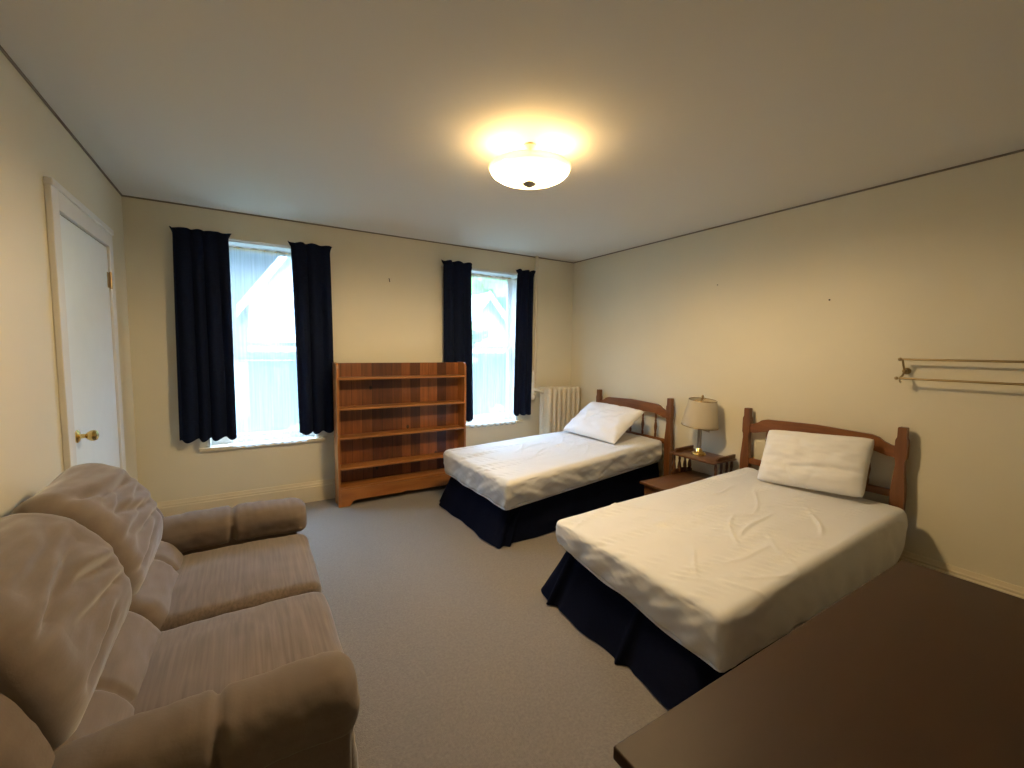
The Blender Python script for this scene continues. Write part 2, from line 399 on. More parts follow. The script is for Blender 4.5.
# door on the left wall
do = bpy.data.objects.new('door_1', None); COL.objects.link(do); do.location = (XL, 3.5, 0); ORG[do.name] = do.location.copy(); do['kind'] = 'structure'
D0, D1, DT = 3.0, 3.905, 2.135
b = B(); CW = .095
box(b, XL+.0005, XL+.026, D0-CW, D0-.004, 0, DT+.004+CW+.03, .004); box(b, XL+.0005, XL+.026, D1+.004, D1+CW, 0, DT+.004+CW+.03, .004)
box(b, XL+.0005, XL+.026, D0-.004, D1+.004, DT+.008, DT+.004+CW, .004)
box(b, XL+.0005, XL+.034, D0-CW-.006, D1+CW+.006, DT+.004+CW, DT+.004+CW+.035, .005)
struct('door_casing', b, 'white', do)
b = B(); box(b, XL+.0005, XL+.012, D0, D1, .01, DT, .002); struct('door_panel', b, 'door', do)
b = B(); box(b, XL+.0005, XL+.004, D0-.004, D1+.004, .01, DT+.008); struct('door_stop', b, 'dark_trim', do)
b = B(); ky, kz = 3.075, 1.015
lathe(b, [(.034, 0), (.034, .004), (.026, .010), (.012, .014), (.011, .034), (.020, .042), (.028, .055), (.029, .066), (.024, .078), (.010, .084)], (XL+.012, ky, kz), 'x', 24)
struct('door_knob', b, 'brass', do, True)
b = B(); box(b, XL+.012, XL+.0165, D1-.035, D1+.005, 1.87, 1.97, .001); tube(b, [(XL+.022, D1+.006, 1.865), (XL+.022, D1+.006, 1.975)], .007); struct('door_hinge', b, 'dull_brass', do)

# ------------------------------------------------------------------ curtains
def drape(name, label, group, xt, xb, y, z0, z1, folds, amp, m, cat, header=0, thick=.004, seed=1, hem=.012, nx=150, nzz=70, low=None):
    """a gathered panel: xt = (left, right) at the rod, xb = (left, right) at the hem"""
    b = B(); G = []
    ph = [random.Random(seed*31+k).uniform(-.5, .5) for k in range(40)]
    top = z1 + header
    for j in range(nzz+1):
        v = j/nzz; row = []
        for i in range(nx+1):
            u = i/nx
            z = top - v*(top-z0)
            f = min(1, max(0, (z1-z)/(z1-z0)))                    # 0 at the rod, 1 at the hem
            e = f**.7
            xl = xt[0]*(1-e)+xb[0]*e; xr = xt[1]*(1-e)+xb[1]*e
            flare = 0
            if header and z > z1:
                q = (z-z1)/header; flare = q*.022
            a = folds*2*pi*u + .55*sin(2*pi*u*1.7+seed) + .35*sin(3*v+seed*2)
            aa = amp*(.35 + .65*min(1, f*4)) if z < z1 else amp*(.35+.8*(z-z1)/max(header, 1e-4))
            k1 = sin(a)*.75 + .25*sin(2*a*.5+ph[int(u*7)]*2)
            yy = y + aa*k1 + .006*nz((u*6, v*4, seed), (1, 1, 1))
            if header: wgt = math.exp(-((z-z1)/.016)**2); yy = yy*(1-wgt) + (y-.013)*wgt
            x = xl-flare + (xr-xl+2*flare)*u + .004*cos(a)
            zz = z
            if v > .97: zz = z + hem*sin(a*1.0+1)*(v-.97)/.03
            if j <= 2 and header: zz = z + .006*nz((u*7, 0, seed), (1, 1, 1))*(3-j)/3 + .004*sin(a+seed)*(3-j)/3
            row.append(b.verts.new((x, yy, zz)))
        G.append(row)
    for j in range(nzz):
        for i in range(nx): b.faces.new((G[j][i], G[j][i+1], G[j+1][i+1], G[j+1][i]))
    if thick:
        bmesh.ops.recalc_face_normals(b, faces=b.faces[:]); bmesh.ops.solidify(b, geom=b.faces[:], thickness=thick)
    o = obj(name, b, m, None, True, sharp=80); tag(o, label, cat, group)
    return o

G1 = 'navy window curtains'
CY = 4.405
drape('curtain', 'wide navy curtain on left side of left window nearest the door', G1, (-.465, -.095), (-.485, -.09), CY, .70, 2.385, 4.0, .024, 'navy', 'curtain', .045, seed=1, hem=.014)
drape('curtain', 'navy curtain on right side of left window, its lower corner behind the bookcase', G1, (.37, .70), (.405, .72), CY, .685, 2.385, 3.2, .024, 'navy', 'curtain', .045, seed=2, hem=.012)
drape('curtain', 'navy curtain on left side of right window, hanging behind the bookcase', G1, (1.83, 2.17), (1.85, 2.215), CY, .68, 2.385, 3.2, .022, 'navy', 'curtain', .055, seed=3)
drape('curtain', 'narrow navy curtain on right side of right window beside the heating pipe', G1, (2.77, 3.0), (2.735, 2.985), CY, .70, 2.385, 2.8, .022, 'navy', 'curtain', .055, seed=4)
G2 = 'sheer white curtains'
drape('sheer_curtain', 'sheer white curtain in the left window with view of white gable', G2, (-.21, .49), (-.125, .475), 4.457, .60, 2.325, 8, .006, 'sheer', 'curtain', .012, 0, seed=5, hem=.004, nx=180)
drape('sheer_curtain', 'sheer white curtain in the right window above the sill near the radiator', G2, (2.12, 2.84), (2.18, 2.81), 4.457, .585, 2.325, 8, .006, 'sheer', 'curtain', .012, 0, seed=6, hem=.006, nx=180)
for (x0, x1, s) in ((-.47, .70, 'left'), (1.83, 3.0, 'right')):
    b = B(); tube(b, [(x0+.02, CY, 2.386), (x1-.02, CY, 2.386)], .007)
    for xx in (x0+.02, x1-.02): tube(b, [(xx, CY, 2.386), (xx, YB, 2.386)], .006)
    tag(obj('curtain_rod', b, 'white'), 'white curtain rod across the top of the %s window, holding navy curtains' % s, 'curtain rod', 'white curtain rods')
    b = B(); xa, xb_ = (x0+.2, x1-.17); tube(b, [(xa, 4.457, 2.329), (xb_, 4.457, 2.329)], .006)
    for xx in (xa, xb_): tube(b, [(xx, 4.457, 2.329), (xx, YB, 2.329)], .005)
    tag(obj('sheer_rod', b, 'brass'), 'thin brass rod carrying the sheer curtain of the %s window' % s, 'curtain rod', 'brass sheer rods')

# ------------------------------------------------------------------ bookcase
bx0, bx1, by0, by1 = .70, 2.005, 4.175, 4.365
bk = thing('bookcase', 'empty knotty pine bookcase standing between the two windows', 'bookcase', ((bx0+bx1)/2, (by0+by1)/2, 0))
tk = .02
side = [(by0+.004, .0), (by0+.004, 1.30), (by0+.012, 1.325), (by0+.03, 1.343), (by0+.055, 1.352), (by1, 1.352), (by1, 0), (by0+.13, 0), (by0+.115, .035), (by0+.09, .035), (by0+.075, 0)]
for x in (bx0, bx1-tk):
    b = B(); prism(b, side, 'x', x, x+tk); obj('side_panel', b, 'pine_v', bk, False)
b = B(); box(b, bx0+tk, bx1-tk, by1-.012, by1, .12, 1.345); obj('back_panel', b, 'planks', bk, False, 'back of dark vertical pine planks with knots')
for z in (1.212, .930, .655, .365, .185):
    b = B(); box(b, bx0+tk, bx1-tk, by0+.006, by1-.012, z-.02, z, .003); obj('shelf', b, 'pine', bk)
pl = [(bx0+tk, .165), (bx0+tk, 0), (bx0+.10, 0), (bx0+.115, .02), (bx0+.13, .045), (bx0+.17, .052)]
pl += [((bx0+bx1)/2-.05, .052), ((bx0+bx1)/2, .064), ((bx0+bx1)/2+.05, .052)]
pl += [(bx1-.17, .052), (bx1-.13, .045), (bx1-.115, .02), (bx1-.10, 0), (bx1-tk, 0), (bx1-tk, .165)]
b = B(); prism(b, pl, 'y', by0, by0+.02); obj('plinth', b, 'pine', bk, False)

# ------------------------------------------------------------------ radiator and pipe
rx0, ry0, ry1, rzt = 3.105, 4.185, 4.40, 1.035
ra = thing('radiator', 'cream cast iron radiator under the pipe in the corner behind the far bed', 'radiator', (3.36, 4.29, 0))
NS = 7; pit = .0745
for i in range(NS):
    xc = rx0 + pit*(i+.5); b = B()
    for q in range(3):
        yc = ry0 + .035 + q*(ry1-ry0-.07)/2
        rbox(b, .027, .032, (rzt-.10)/2, .026, (2, 2, 8), 3, lambda v, xc=xc, yc=yc: v + Vector((xc, yc, .08+(rzt-.10)/2)))
    box(b, xc-.018, xc+.018, ry0+.03, ry1-.03, .12, rzt-.06)
    for zc in (rzt-.045, .135):
        rbox(b, .031, (ry1-ry0)/2, .045, .029, (2, 6, 2), 3, lambda v, xc=xc, zc=zc: v + Vector((xc, (ry0+ry1)/2, zc)))
    if i < NS-1:
        for zc in (rzt-.07, .135): tube(b, [(xc, (ry0+ry1)/2, zc), (xc+pit, (ry0+ry1)/2, zc)], .024)
    if i in (0, NS-1):
        for yc in (ry0+.04, ry1-.04): lathe(b, [(.028, 0), (.022, .03), (.024, .1)], (xc, yc, 0), 'z', 12)
    obj('radiator_section', b, 'rad', ra)
hp = thing('heating_pipe', 'cream painted heating pipe running from ceiling down to the radiator', 'pipe', (3.065, 4.445, .8))
b = B(); tube(b, [(3.085, 4.452, ZC-.001), (3.085, 4.452, 1.2)], .021, 16); obj('pipe', b, 'rad', hp)
b = B(); tube(b, [(3.042, 4.455, 2.30), (3.040, 4.452, 1.0)], .011, 12); obj('small_pipe', b, 'rad', hp)
b = B(); lathe(b, [(.022, 0), (.034, .02), (.036, .05), (.026, .07), (.030, .09), (.036, .11), (.036, .2), (.028, .22), (.034, .24), (.034, .32), (.022, .36)], (3.06, 4.45, .87), 'z', 20); obj('valve_body', b, 'rad', hp)
b = B(); tube(b, [(3.06, 4.44, 1.0), (3.075, 4.37, .995), (3.09, 4.31, .985), (3.125, 4.30, .98)], .020, 14); obj('elbow', b, 'rad', hp)

# ------------------------------------------------------------------ beds
def bilin(c, u, v):
    """corners: foot_far, foot_near, head_near, head_far; u 0 foot..1 head, v 0 near..1 far"""
    ff, fn, hn, hf = [Vector(q) for q in c]
    return (fn*(1-v)+ff*v)*(1-u) + (hn*(1-v)+hf*v)*u

def mattress(bm, top, bot, seed):
    sx, sy, sz = .98, .52, .13; R = random.Random(seed)
    rows = [(-.36+.13*k + R.uniform(-.02, .02), R.uniform(0, 6), R.uniform(.030, .042)) for k in range(7)]
    creases = []
    for k in range(17):
        creases.append((R.uniform(-.85, .35), R.uniform(-.42, .42), R.uniform(-1.1, .9), R.uniform(.12, .32), R.uniform(.006, .011), R.uniform(.004, .009)))
    def fn(p):
        u = (p.x/sx+1)/2; v = (p.y/sy+1)/2; t = (p.z/sz+1)/2
        a = bilin(bot, u, v); c = bilin(top, u, v); q = a*(1-t) + c*t
        dz = 0; dn = Vector((0, 0, 0))
        if p.z > sz-.05:
            fade = min(1, (p.z-(sz-.05))/.045)
            for vr, ph, fq in rows:
                g = math.exp(-((p.y-vr-.02*sin(p.x*3+ph))/.032)**2)
                dz += .0072*g*sin(2*pi*(p.x+.45*(p.y-vr))/fq*.62 + ph + 2*nz((p.x*3, p.y*3, ph), (1, 1, 1)))*max(0, .35+nz((p.x*2.3, vr*9, seed), (1, 1, 1)))*2.1
            for (cx, cy, an, ln, wd, am) in creases:
                dx, dy = p.x-cx, p.y-cy; s = dx*cos(an)+dy*sin(an); n_ = -dx*sin(an)+dy*cos(an) + .035*sin(s*7+cx*9)
                if abs(s) < ln*1.6: dz += am*math.exp(-(n_/wd)**2)*math.exp(-(s/ln)**4)
            dz += .006*nz((p.x, p.y, seed), (2.2, 3.2, 1)) + .0028*nz((p.x, p.y, seed), (9, 11, 1))
            dz *= fade
        if t < .9:                                                # loose puckers down the sides, and a wavy elastic hem
            k = (1-t); out = Vector((0, 0, 0))
            if abs(p.y) > sy-.02: out.y = 1 if p.y > 0 else -1
            if abs(p.x) > sx-.02: out.x = 1 if p.x > 0 else -1
            al = p.x if abs(p.y) > sy-.02 else p.y*1.3
            dn = out*(.010*nz((al, t, seed), (5, 3, 1)) + .006*sin(al*26 + 5*t + 4*nz((al, 0, seed), (2, 1, 1))) * (1-t) + .005*nz((al+t*.35, t, 3), (13, 2.5, 1)) + .0025*nz((al-t*.5, t, 9), (30, 3, 1)) - .02*k**4)
            if t < .35: dz += (.35-t)/.35*(.016*nz((al, 1, seed), (4.2, 1, 1)) + .007*sin(al*11+seed))
        return q + dn + Vector((0, 0, dz))
    rbox(bm, sx, sy, sz, .05, (190, 105, 12), 5, fn)

def skirt(bm, top, floor, seed, pleats):
    """three-sided valance, head_far -> foot_far -> foot_near -> head_near"""
    def path(c, r):
        hf, ff, fn, hn = [Vector(q) for q in c]; P = []
        def arc(a, b, d, r):
            e1 = (a-b).normalized(); e2 = (d-b).normalized(); s, e = b+e1*r, b+e2*r
            return [((1-t)**2*s + 2*t*(1-t)*b + t*t*e) for t in [k/10 for k in range(11)]]
        P += [hf] + arc(hf, ff, fn, r) + arc(ff, fn, hn, r) + [hn]
        return P
    def resample(P, n):
        L = [0]
        for a, b in zip(P, P[1:]): L.append(L[-1]+(b-a).length)
        out = []; j = 0
        for i in range(n):
            s = L[-1]*i/(n-1)
            while j < len(P)-2 and L[j+1] < s: j += 1
            f = (s-L[j])/max(1e-9, L[j+1]-L[j]); out.append(P[j]*(1-f)+P[j+1]*f)
        return out, L[-1]
    N = 420; T, Lt = resample(path(top, .06), N); F, Lf = resample(path(floor, .10), N)
    rows = []; H = 14
    for j in range(H+1):
        h = j/H; row = []
        for i in range(N):
            hh = h**.8; p = T[i]*(1-hh)+F[i]*hh; p.z = T[i].z*(1-h)+F[i].z*h; a = F[max(0, i-2)]; b_ = F[min(N-1, i+2)]; d = (b_-a).normalized(); nrm = Vector((d.y, -d.x, 0))
            s = Lf*i/N
            f = .010*h*sin(s*9+seed) + .012*h*nz((s, h, seed), (3, 1, 1)) + .005*sin(s*23+seed*2)*h
            for ps in pleats: f += -.030*(.3+.7*h)*math.exp(-((s-ps)/.018)**2) + .016*h*math.exp(-((s-ps-.05)/.03)**2)
            q = p - nrm*f
            if j == H: q.z = .004 + .004*(1+sin(s*8+seed))
            row.append(bm.verts.new(q))
        rows.append(row)
    for a, b_ in zip(rows, rows[1:]):
        for i in range(N-1): bm.faces.new((a[i], a[i+1], b_[i+1], b_[i]))
    bmesh.ops.recalc_face_normals(bm, faces=bm.faces[:]); bmesh.ops.solidify(bm, geom=bm.faces[:], thickness=.004)

def head_post(bm, y):
    w = [(.0, .030), (.35, .032), (.55, .038), (.62, .036), (.70, .028), (.78, .022), (.81, .024), (.82, .029), (.83, .031), (.94, .031), (.95, .027), (.96, .023), (1.02, .023), (1.027, .019)]
    pts = [(y-a, z) for z, a in w] + [(y+a, z) for z, a in reversed(w)]
    prism(bm, pts, 'x', 3.605, 3.650)

def bed(label, top, bot, floor, hy, seed, pleats):
    t = thing('twin_bed', label, 'bed', (2.6, (hy[0]+hy[1])/2, 0), 'twin beds')
    b = B(); mattress(b, top, bot, seed); obj('mattress', b, 'sheet', t, sharp=90)
    ff, fn, hn, hf = [Vector(q) for q in bot]; up = Vector((0, 0, .06)); cen = (ff+fn+hn+hf)/4
    ins = lambda p: Vector((p.x+(.085 if p.x < 2.5 else 0), p.y+(.085 if p.y < cen.y else -.085), p.z+.06))
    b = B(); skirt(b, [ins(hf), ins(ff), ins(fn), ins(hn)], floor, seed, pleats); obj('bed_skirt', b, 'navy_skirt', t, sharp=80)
    b = B(); z1 = min(q.z for q in (ff, fn, hn, hf))+.02
    pts = [(ff.x+.12, ff.y-.12), (fn.x+.12, fn.y+.12), (hn.x-.02, hn.y+.12), (hf.x-.02, hf.y-.12)]
    prism(b, pts, 'z', .08, z1); obj('box_spring', b, 'sheet', t, False)
    for y in hy:
        b = B(); head_post(b, y); obj('headboard_post', b, 'maple_v', t, sharp=50)
    y0, y1 = hy[1]+.026, hy[0]-.026; W = y1-y0
    top_edge = [(0, .895), (.03, .900), (.07, .918), (.10, .940), (.14, .952), (.5, .966), (.86, .952), (.90, .940), (.93, .918), (.97, .900), (1, .895)]
    low_edge = [(1, .822), (.95, .826), (.9, .840), (.84, .856), (.5, .862), (.16, .856), (.1, .840), (.05, .826), (0, .822)]
    b = B(); prism(b, [(y0+W*a, z) for a, z in top_edge+low_edge], 'x', 3.614, 3.638); obj('headboard_rail', b, 'maple', t, False)
    b = B(); box(b, 3.614, 3.640, y0, y1, .555, .605, .004); obj('lower_rail', b, 'maple', t)
    for k in range(1, 6):
        y = hy[1] + (hy[0]-hy[1])*k/6; b = B()
        zs = [(.009, .60), (.013, .62), (.013, .64), (.009, .65), (.012, .67), (.017, .71), (.012, .75), (.009, .765), (.014, .775), (.009, .785), (.011, .81), (.010, .865)]
        lathe(b, zs, (3.626, y, 0), 'z', 14); obj('spindle', b, 'maple_v', t)
    return t

bed('twin bed with white sheet and navy skirt by the right window and radiator',
    [(1.585, 3.84, .525), (1.60, 2.64, .52), (3.575, 2.845, .605), (3.575, 3.86, .60)],
    [(1.585, 3.84, .285), (1.60, 2.66, .285), (3.575, 2.855, .375), (3.575, 3.86, .36)],
    [(3.58, 3.87, 0), (1.535, 3.87, 0), (1.55, 2.70, 0), (3.58, 2.87, 0)], (3.861, 2.836), 3, (.1+1.9, 2.04+1.12, 2.04+1.2))
bed('twin bed with rumpled white sheet and navy skirt nearest the desk',
    [(1.535, 2.00, .49), (1.545, .90, .475), (3.575, .935, .52), (3.575, 2.015, .545)],
    [(1.535, 2.00, .335), (1.545, .91, .205), (3.575, .955, .11), (3.575, 2.015, .30)],
    [(3.58, 2.04, 0), (1.495, 2.13, 0), (1.465, .92, 0), (3.58, 1.0, 0)], (2.043, 1.023), 8, (2.08+.15, 2.08+.7))

# pillows: long axis a, short axis b, thickness n
def pillow(label, o, A, Bv, th, seed, corner=.05, dent=None):
    b = B(); A = Vector(A); Bv = Vector(Bv); n = A.cross(Bv).normalized(); o = Vector(o)
    if n.z < 0: n = -n
    NU, NV = 70, 50; top = []; bot = []
    for s, G in ((1, top), (-1, bot)):
        for i in range(NU+1):
            row = []
            for j in range(NV+1):
                u = -1+2*i/NU; v = -1+2*j/NV
                h = max(0, (1-abs(u)**3))**.45*max(0, (1-abs(v)**2.8))**.45
                cu = u*(1-.045*(1-v*v)*0 - .05*(1-abs(v))*abs(u)**4*0); cv = v
                pin = 1-.02*(1-u*u)*abs(v)**3-corner*abs(u)**8; pin2 = 1-.02*(1-v*v)*abs(u)**3-corner*.6*abs(v)**8
                p = o + A*(cu*pin2) + Bv*(cv*pin)
                d = th*h*(1 if s > 0 else .32)
                w_ = .016*nz((u*2, v*2, seed), (1.6, 1.4, 1)) + .005*nz((u*4, v*5, seed+2), (1, 1.5, 1)) + .004*sin(u*9+v*14+3*nz((u, v, seed), (2, 2, 1)))*nz((u, v, seed+5), (1.5, 1.5, 1))
                if dent: d += dent(u, v)*h
                if abs(u) == 1 or abs(v) == 1: w_ = 0
                row.append((p + n*s*(d+.004) + n*w_*h**.5))
            G.append(row)
    Vt = [[b.verts.new(p) for p in r] for r in top]; Vb = [[b.verts.new(p) for p in r] for r in bot]
    for i in range(NU):
        for j in range(NV):
            b.faces.new((Vt[i][j], Vt[i+1][j], Vt[i+1][j+1], Vt[i][j+1])); b.faces.new((Vb[i][j], Vb[i][j+1], Vb[i+1][j+1], Vb[i+1][j]))
    for i in range(NU):
        b.faces.new((Vt[i][0], Vb[i][0], Vb[i+1][0], Vt[i+1][0])); b.faces.new((Vt[i][NV], Vt[i+1][NV], Vb[i+1][NV], Vb[i][NV]))
    for j in range(NV):
        b.faces.new((Vt[0][j], Vt[0][j+1], Vb[0][j+1], Vb[0][j])); b.faces.new((Vt[NU][j], Vb[NU][j], Vb[NU][j+1], Vt[NU][j+1]))
    o_ = obj('pillow', b, 'pillow', None, True, sharp=100); tag(o_, label, 'pillow', 'white bed pillows')
    return o_
pillow('plump white pillow leaning on the headboard of the bed by the desk', (3.41, 1.445, .735), (-.06, .315, -.015), (.08, .007, .19), .085, 2, .05, lambda u, v: -.016*math.exp(-((v+.28+.06*sin(3*u))/.06)**2)*max(0, min(1, (u*-1+.55)*2)) - .010*math.exp(-((u+.1+.3*(v+.6))/.05)**2)*max(0, -v) - .008*math.exp(-((u-.35-.4*(v+.6))/.05)**2)*max(0, .2-v))
pillow('white pillow tilted against the headboard of the bed by the radiator', (3.225, 3.38, .742), (-.018, .375, .0075), (.222, .015, .141), .085, 4, .0, lambda u, v: -.014*math.exp(-((u+.45+.35*v)/.07)**2)*max(0, v+.3) - .010*math.exp(-((u-.2+.5*v)/.06)**2))

# ------------------------------------------------------------------ nightstand with step shelf
ns = thing('nightstand', 'brown wooden step nightstand between the beds under the lamp', 'nightstand', (3.3, 2.38, 0))
nx0, nx1, ny0, ny1 = 2.93, 3.66, 2.16, 2.58
b = B(); box(b, nx0, nx1, ny0, ny1, .33, .352, .006); obj('lower_top', b, 'stand', ns)
b = B(); box(b, nx0+.03, nx1-.03, ny0+.03, ny1-.03, .25, .33); obj('apron', b, 'stand', ns)
for x in (nx0+.05, nx1-.05):
    for y in (ny0+.05, ny1-.05):
        b = B(); lathe(b, [(.014, 0), (.018, .05), (.022, .10), (.015, .13), (.022, .16), (.024, .25)], (x, y, 0), 'z', 14); obj('leg', b, 'stand', ns)
ux0 = 3.33
b = B(); box(b, ux0, nx1, ny0-.02, ny1+.02, .545, .563, .005); obj('upper_shelf', b, 'stand', ns)
for y in (ny0+.0, ny1-.0):
    b = B(); prism(b, [(ux0+.06, .563), (ux0+.065, .582), (ux0+.09, .592), (nx1-.03, .598), (nx1, .598), (nx1, .563)], 'y', y-.008, y+.008); obj('side_lip', b, 'stand', ns)
    for x in (3.39, 3.47, 3.55, 3.62):
        b = B(); lathe(b, [(.010, .352), (.013, .37), (.018, .41), (.013, .45), (.009, .47), (.013, .49), (.010, .545)], (x, y, 0), 'z', 12); obj('spindle', b, 'stand', ns)
    b = B(); prism(b, [(3.36, .352), (3.36, .375), (3.42, .392), (3.5, .40), (3.58, .392), (3.65, .375), (3.65, .352)], 'y', y-.007, y+.007); obj('gallery_board', b, 'stand', ns)

# table lamp (unlit)
lx, ly, lz = 3.50, 2.405, .563
tl = thing('table_lamp', 'brass table lamp with cream shade standing on the nightstand', 'lamp', (lx, ly, lz))
b = B(); lathe(b, [(.062, 0), (.062, .008), (.058, .016), (.040, .024), (.030, .034), (.024, .055), (.020, .060)], (lx, ly, lz), 'z', 32); obj('base', b, 'brass', tl)
b = B(); lathe(b, [(.019, .058), (.019, .245), (.022, .250), (.022, .258), (.008, .262)], (lx, ly, lz), 'z', 24); obj('column', b, 'steel', tl, label='dull metal column')
b = B(); tube(b, [(lx, ly, lz+.255), (lx, ly, lz+.515)], .006)
tube(b, [(lx, ly, lz+.262), (lx-.02, ly-.05, lz+.258), (lx-.035, ly-.115, lz+.252)], .006); tube(b, [(lx-.005, ly-.01, lz+.235), (lx-.035, ly-.115, lz+.230)], .005); tube(b, [(lx-.035, ly-.115, lz+.225), (lx-.035, ly-.115, lz+.256)], .005)
obj('arm', b, 'dull_brass', tl)
b = B()
sh = [(.158, .262), (.154, .285), (.120, .492), (.118, .500)]
lathe(b, sh, (lx+.01, ly+.0, lz), 'z', 48, False)
bmesh.ops.solidify(b, geom=b.faces[:], thickness=.003)
tilt = Matrix.Translation((lx, ly, lz+.38)) @ Matrix.Rotation(radians(5), 4, 'X') @ Matrix.Translation((-lx, -ly, -lz-.38))
bmesh.ops.transform(b, matrix=tilt, verts=b.verts[:]); shade = obj('lamp_shade', b, 'lampshade', tl, sharp=80, label='cream tapered fabric shade')
for h, r in ((.262, .158), (.500, .118)):
    b = B(); ring = [(lx+.01+r*cos(2*pi*k/40), ly+r*sin(2*pi*k/40), lz+h) for k in range(41)]; tube(b, ring, .0035, 6, False)
    bmesh.ops.transform(b, matrix=tilt, verts=b.verts[:]); obj('shade_ring', b, 'dull_brass', shade)
b = B()
for k in range(3): tube(b, [(lx, ly, lz+.492), (lx+.01+.118*cos(2*pi*k/3+.4), ly+.118*sin(2*pi*k/3+.4), lz+.498)], .002, 6)
bmesh.ops.transform(b, matrix=tilt, verts=b.verts[:]); obj('shade_spider', b, 'dull_brass', shade)
b = B(); lathe(b, [(.004, .50), (.010, .512), (.008, .525), (.012, .535), (.004, .548)], (lx, ly+.0, lz), 'z', 14); bmesh.ops.transform(b, matrix=tilt, verts=b.verts[:]); obj('finial', b, 'dull_brass', tl)

# ------------------------------------------------------------------ ceiling light
cx, cy = 1.395, 2.10
cl = thing('ceiling_light', 'lit frosted glass bowl ceiling light with metal finial', 'ceiling light', (cx, cy, 2.41))
b = B(); lathe(b, [(.035, ZC), (.045, ZC-.012), (.022, ZC-.03), (.014, ZC-.05), (.014, ZC-.10)], (cx, cy, 0), 'z', 28); obj('stem', b, 'pan', cl)
b = B(); lathe(b, [(.015, ZC-.082), (.06, ZC-.088), (.125, ZC-.108), (.128, ZC-.114), (.06, ZC-.096), (.012, ZC-.092)], (cx, cy, 0), 'z', 40); obj('socket_pan', b, 'pan', cl)
prof = []
for k in range(15):
    a = k/14*pi/2; prof.append((.012+.213*sin(a), 2.436+.070*(1-cos(a))))
prof += [(.231, 2.510), (.229, 2.514), (.223, 2.512)]
b = B(); lathe(b, prof, (cx, cy, 0), 'z', 64, False); bmesh.ops.solidify(b, geom=b.faces[:], thickness=.004); obj('glass_bowl', b, 'bowl', cl, sharp=80, label='glowing frosted glass bowl')
b = B(); lathe(b, [(.002, 2.408), (.012, 2.410), (.018, 2.416), (.034, 2.422), (.042, 2.429), (.042, 2.434), (.006, 2.436), (.006, 2.54)], (cx, cy, 0), 'z', 24); obj('finial', b, 'steel', cl, label='small metal finial under the bowl')
ux, uy = rr.x, rr.y
for s in (-1, 1):
    px, py = cx+s*.135*ux, cy+s*.135*uy
    b = B(); ball(b, (px, py, 2.535), .024, 1, 1, 1); obj('bulb', b, 'bulb', cl)
    li = bpy.data.lights.new('bulb_light', 'POINT'); li.energy = LAMP; li.color = (1, .745, .42); li.shadow_soft_size = .03
    lo = bpy.data.objects.new('bulb_light', li); COL.objects.link(lo); lo.location = (px, py, 2.562)
    li = bpy.data.lights.new('bulb_downlight', 'SPOT'); li.energy = LAMP_DOWN; li.color = (1, .745, .42); li.shadow_soft_size = .03; li.spot_size = radians(180); li.spot_blend = .45
    lo = bpy.data.objects.new('bulb_downlight', li); COL.objects.link(lo); lo.location = (px, py, 2.485)

# ------------------------------------------------------------------ towel rail on the right wall
tr = thing('towel_rail', 'double brass towel rail fixed to the right wall above the desk', 'towel rail', (3.66, .75, 1.39))
for y, s in ((1.052, 1), (.38, -1)):
    b = B(); lathe(b, [(.022, 0), (.022, -.006), (.016, -.012), (.010, -.018), (.009, -.035), (.013, -.045), (.006, -.052)], (XR, y, 1.39), 'x', 20)
    tube(b, [(XR-.04, y, 1.39), (XR-.07, y, 1.425), (XR-.092, y, 1.463)], .006); tube(b, [(XR-.04, y, 1.39), (XR-.075, y, 1.362), (XR-.115, y, 1.345)], .006)
    ball(b, (XR-.095, y+s*.012, 1.467), .012); ball(b, (XR-.12, y+s*.016, 1.345), .011)
    hk = [(XR-.10-.0*k, y-s*.012, 1.345) for k in range(1)]
    tube(b, [(XR-.105+.014*cos(a), y-s*.002, 1.333+.014*sin(a)) for a in [pi*.5+k*pi/8 for k in range(11)]], .004, 8)
    obj('bracket', b, 'dull_brass', tr)
for x, z in ((XR-.095, 1.467), (XR-.118, 1.345)):
    b = B(); tube(b, [(x, 1.052, z), (x, .38, z)], .007, 12); obj('rail', b, 'dull_brass', tr)

# ------------------------------------------------------------------ sofa
so = thing('loveseat', 'taupe striped velour loveseat with padded arms along the left wall', 'sofa', (-.25, 1.93, 0))
SY0, SY1 = 1.12, 2.80
b = B(); rbox(b, .44, .79, .15, .03, (8, 12, 3), 3, lambda v: v+Vector((-.27, (SY0+SY1)/2, .20))); obj('base', b, 'sofa_plain', so)
b = B(); rbox(b, .075, .83, .39, .05, (3, 14, 8), 3, lambda v: v+Vector((-.675, (SY0+SY1)/2, .46))); obj('back_frame', b, 'sofa_plain', so)
wr = lambda sd, am=1: (lambda c: am*(.010*nz(c, (5, 3, 6), sd) + .005*nz(c, (14, 6, 14), sd+1) + .003*nz(c, (40, 12, 40), sd+2)))
back_prof = [(-.66, .46), (-.70, .70), (-.70, .88), (-.655, .965), (-.58, .985), (-.49, .945), (-.415, .86), (-.365, .74), (-.352, .65), (-.372, .57), (-.43, .50), (-.55, .46)]
lum_prof = [(-.60, .38), (-.60, .52), (-.50, .585), (-.40, .585), (-.335, .555), (-.290, .495), (-.272, .435), (-.282, .385), (-.34, .36), (-.47, .36)]
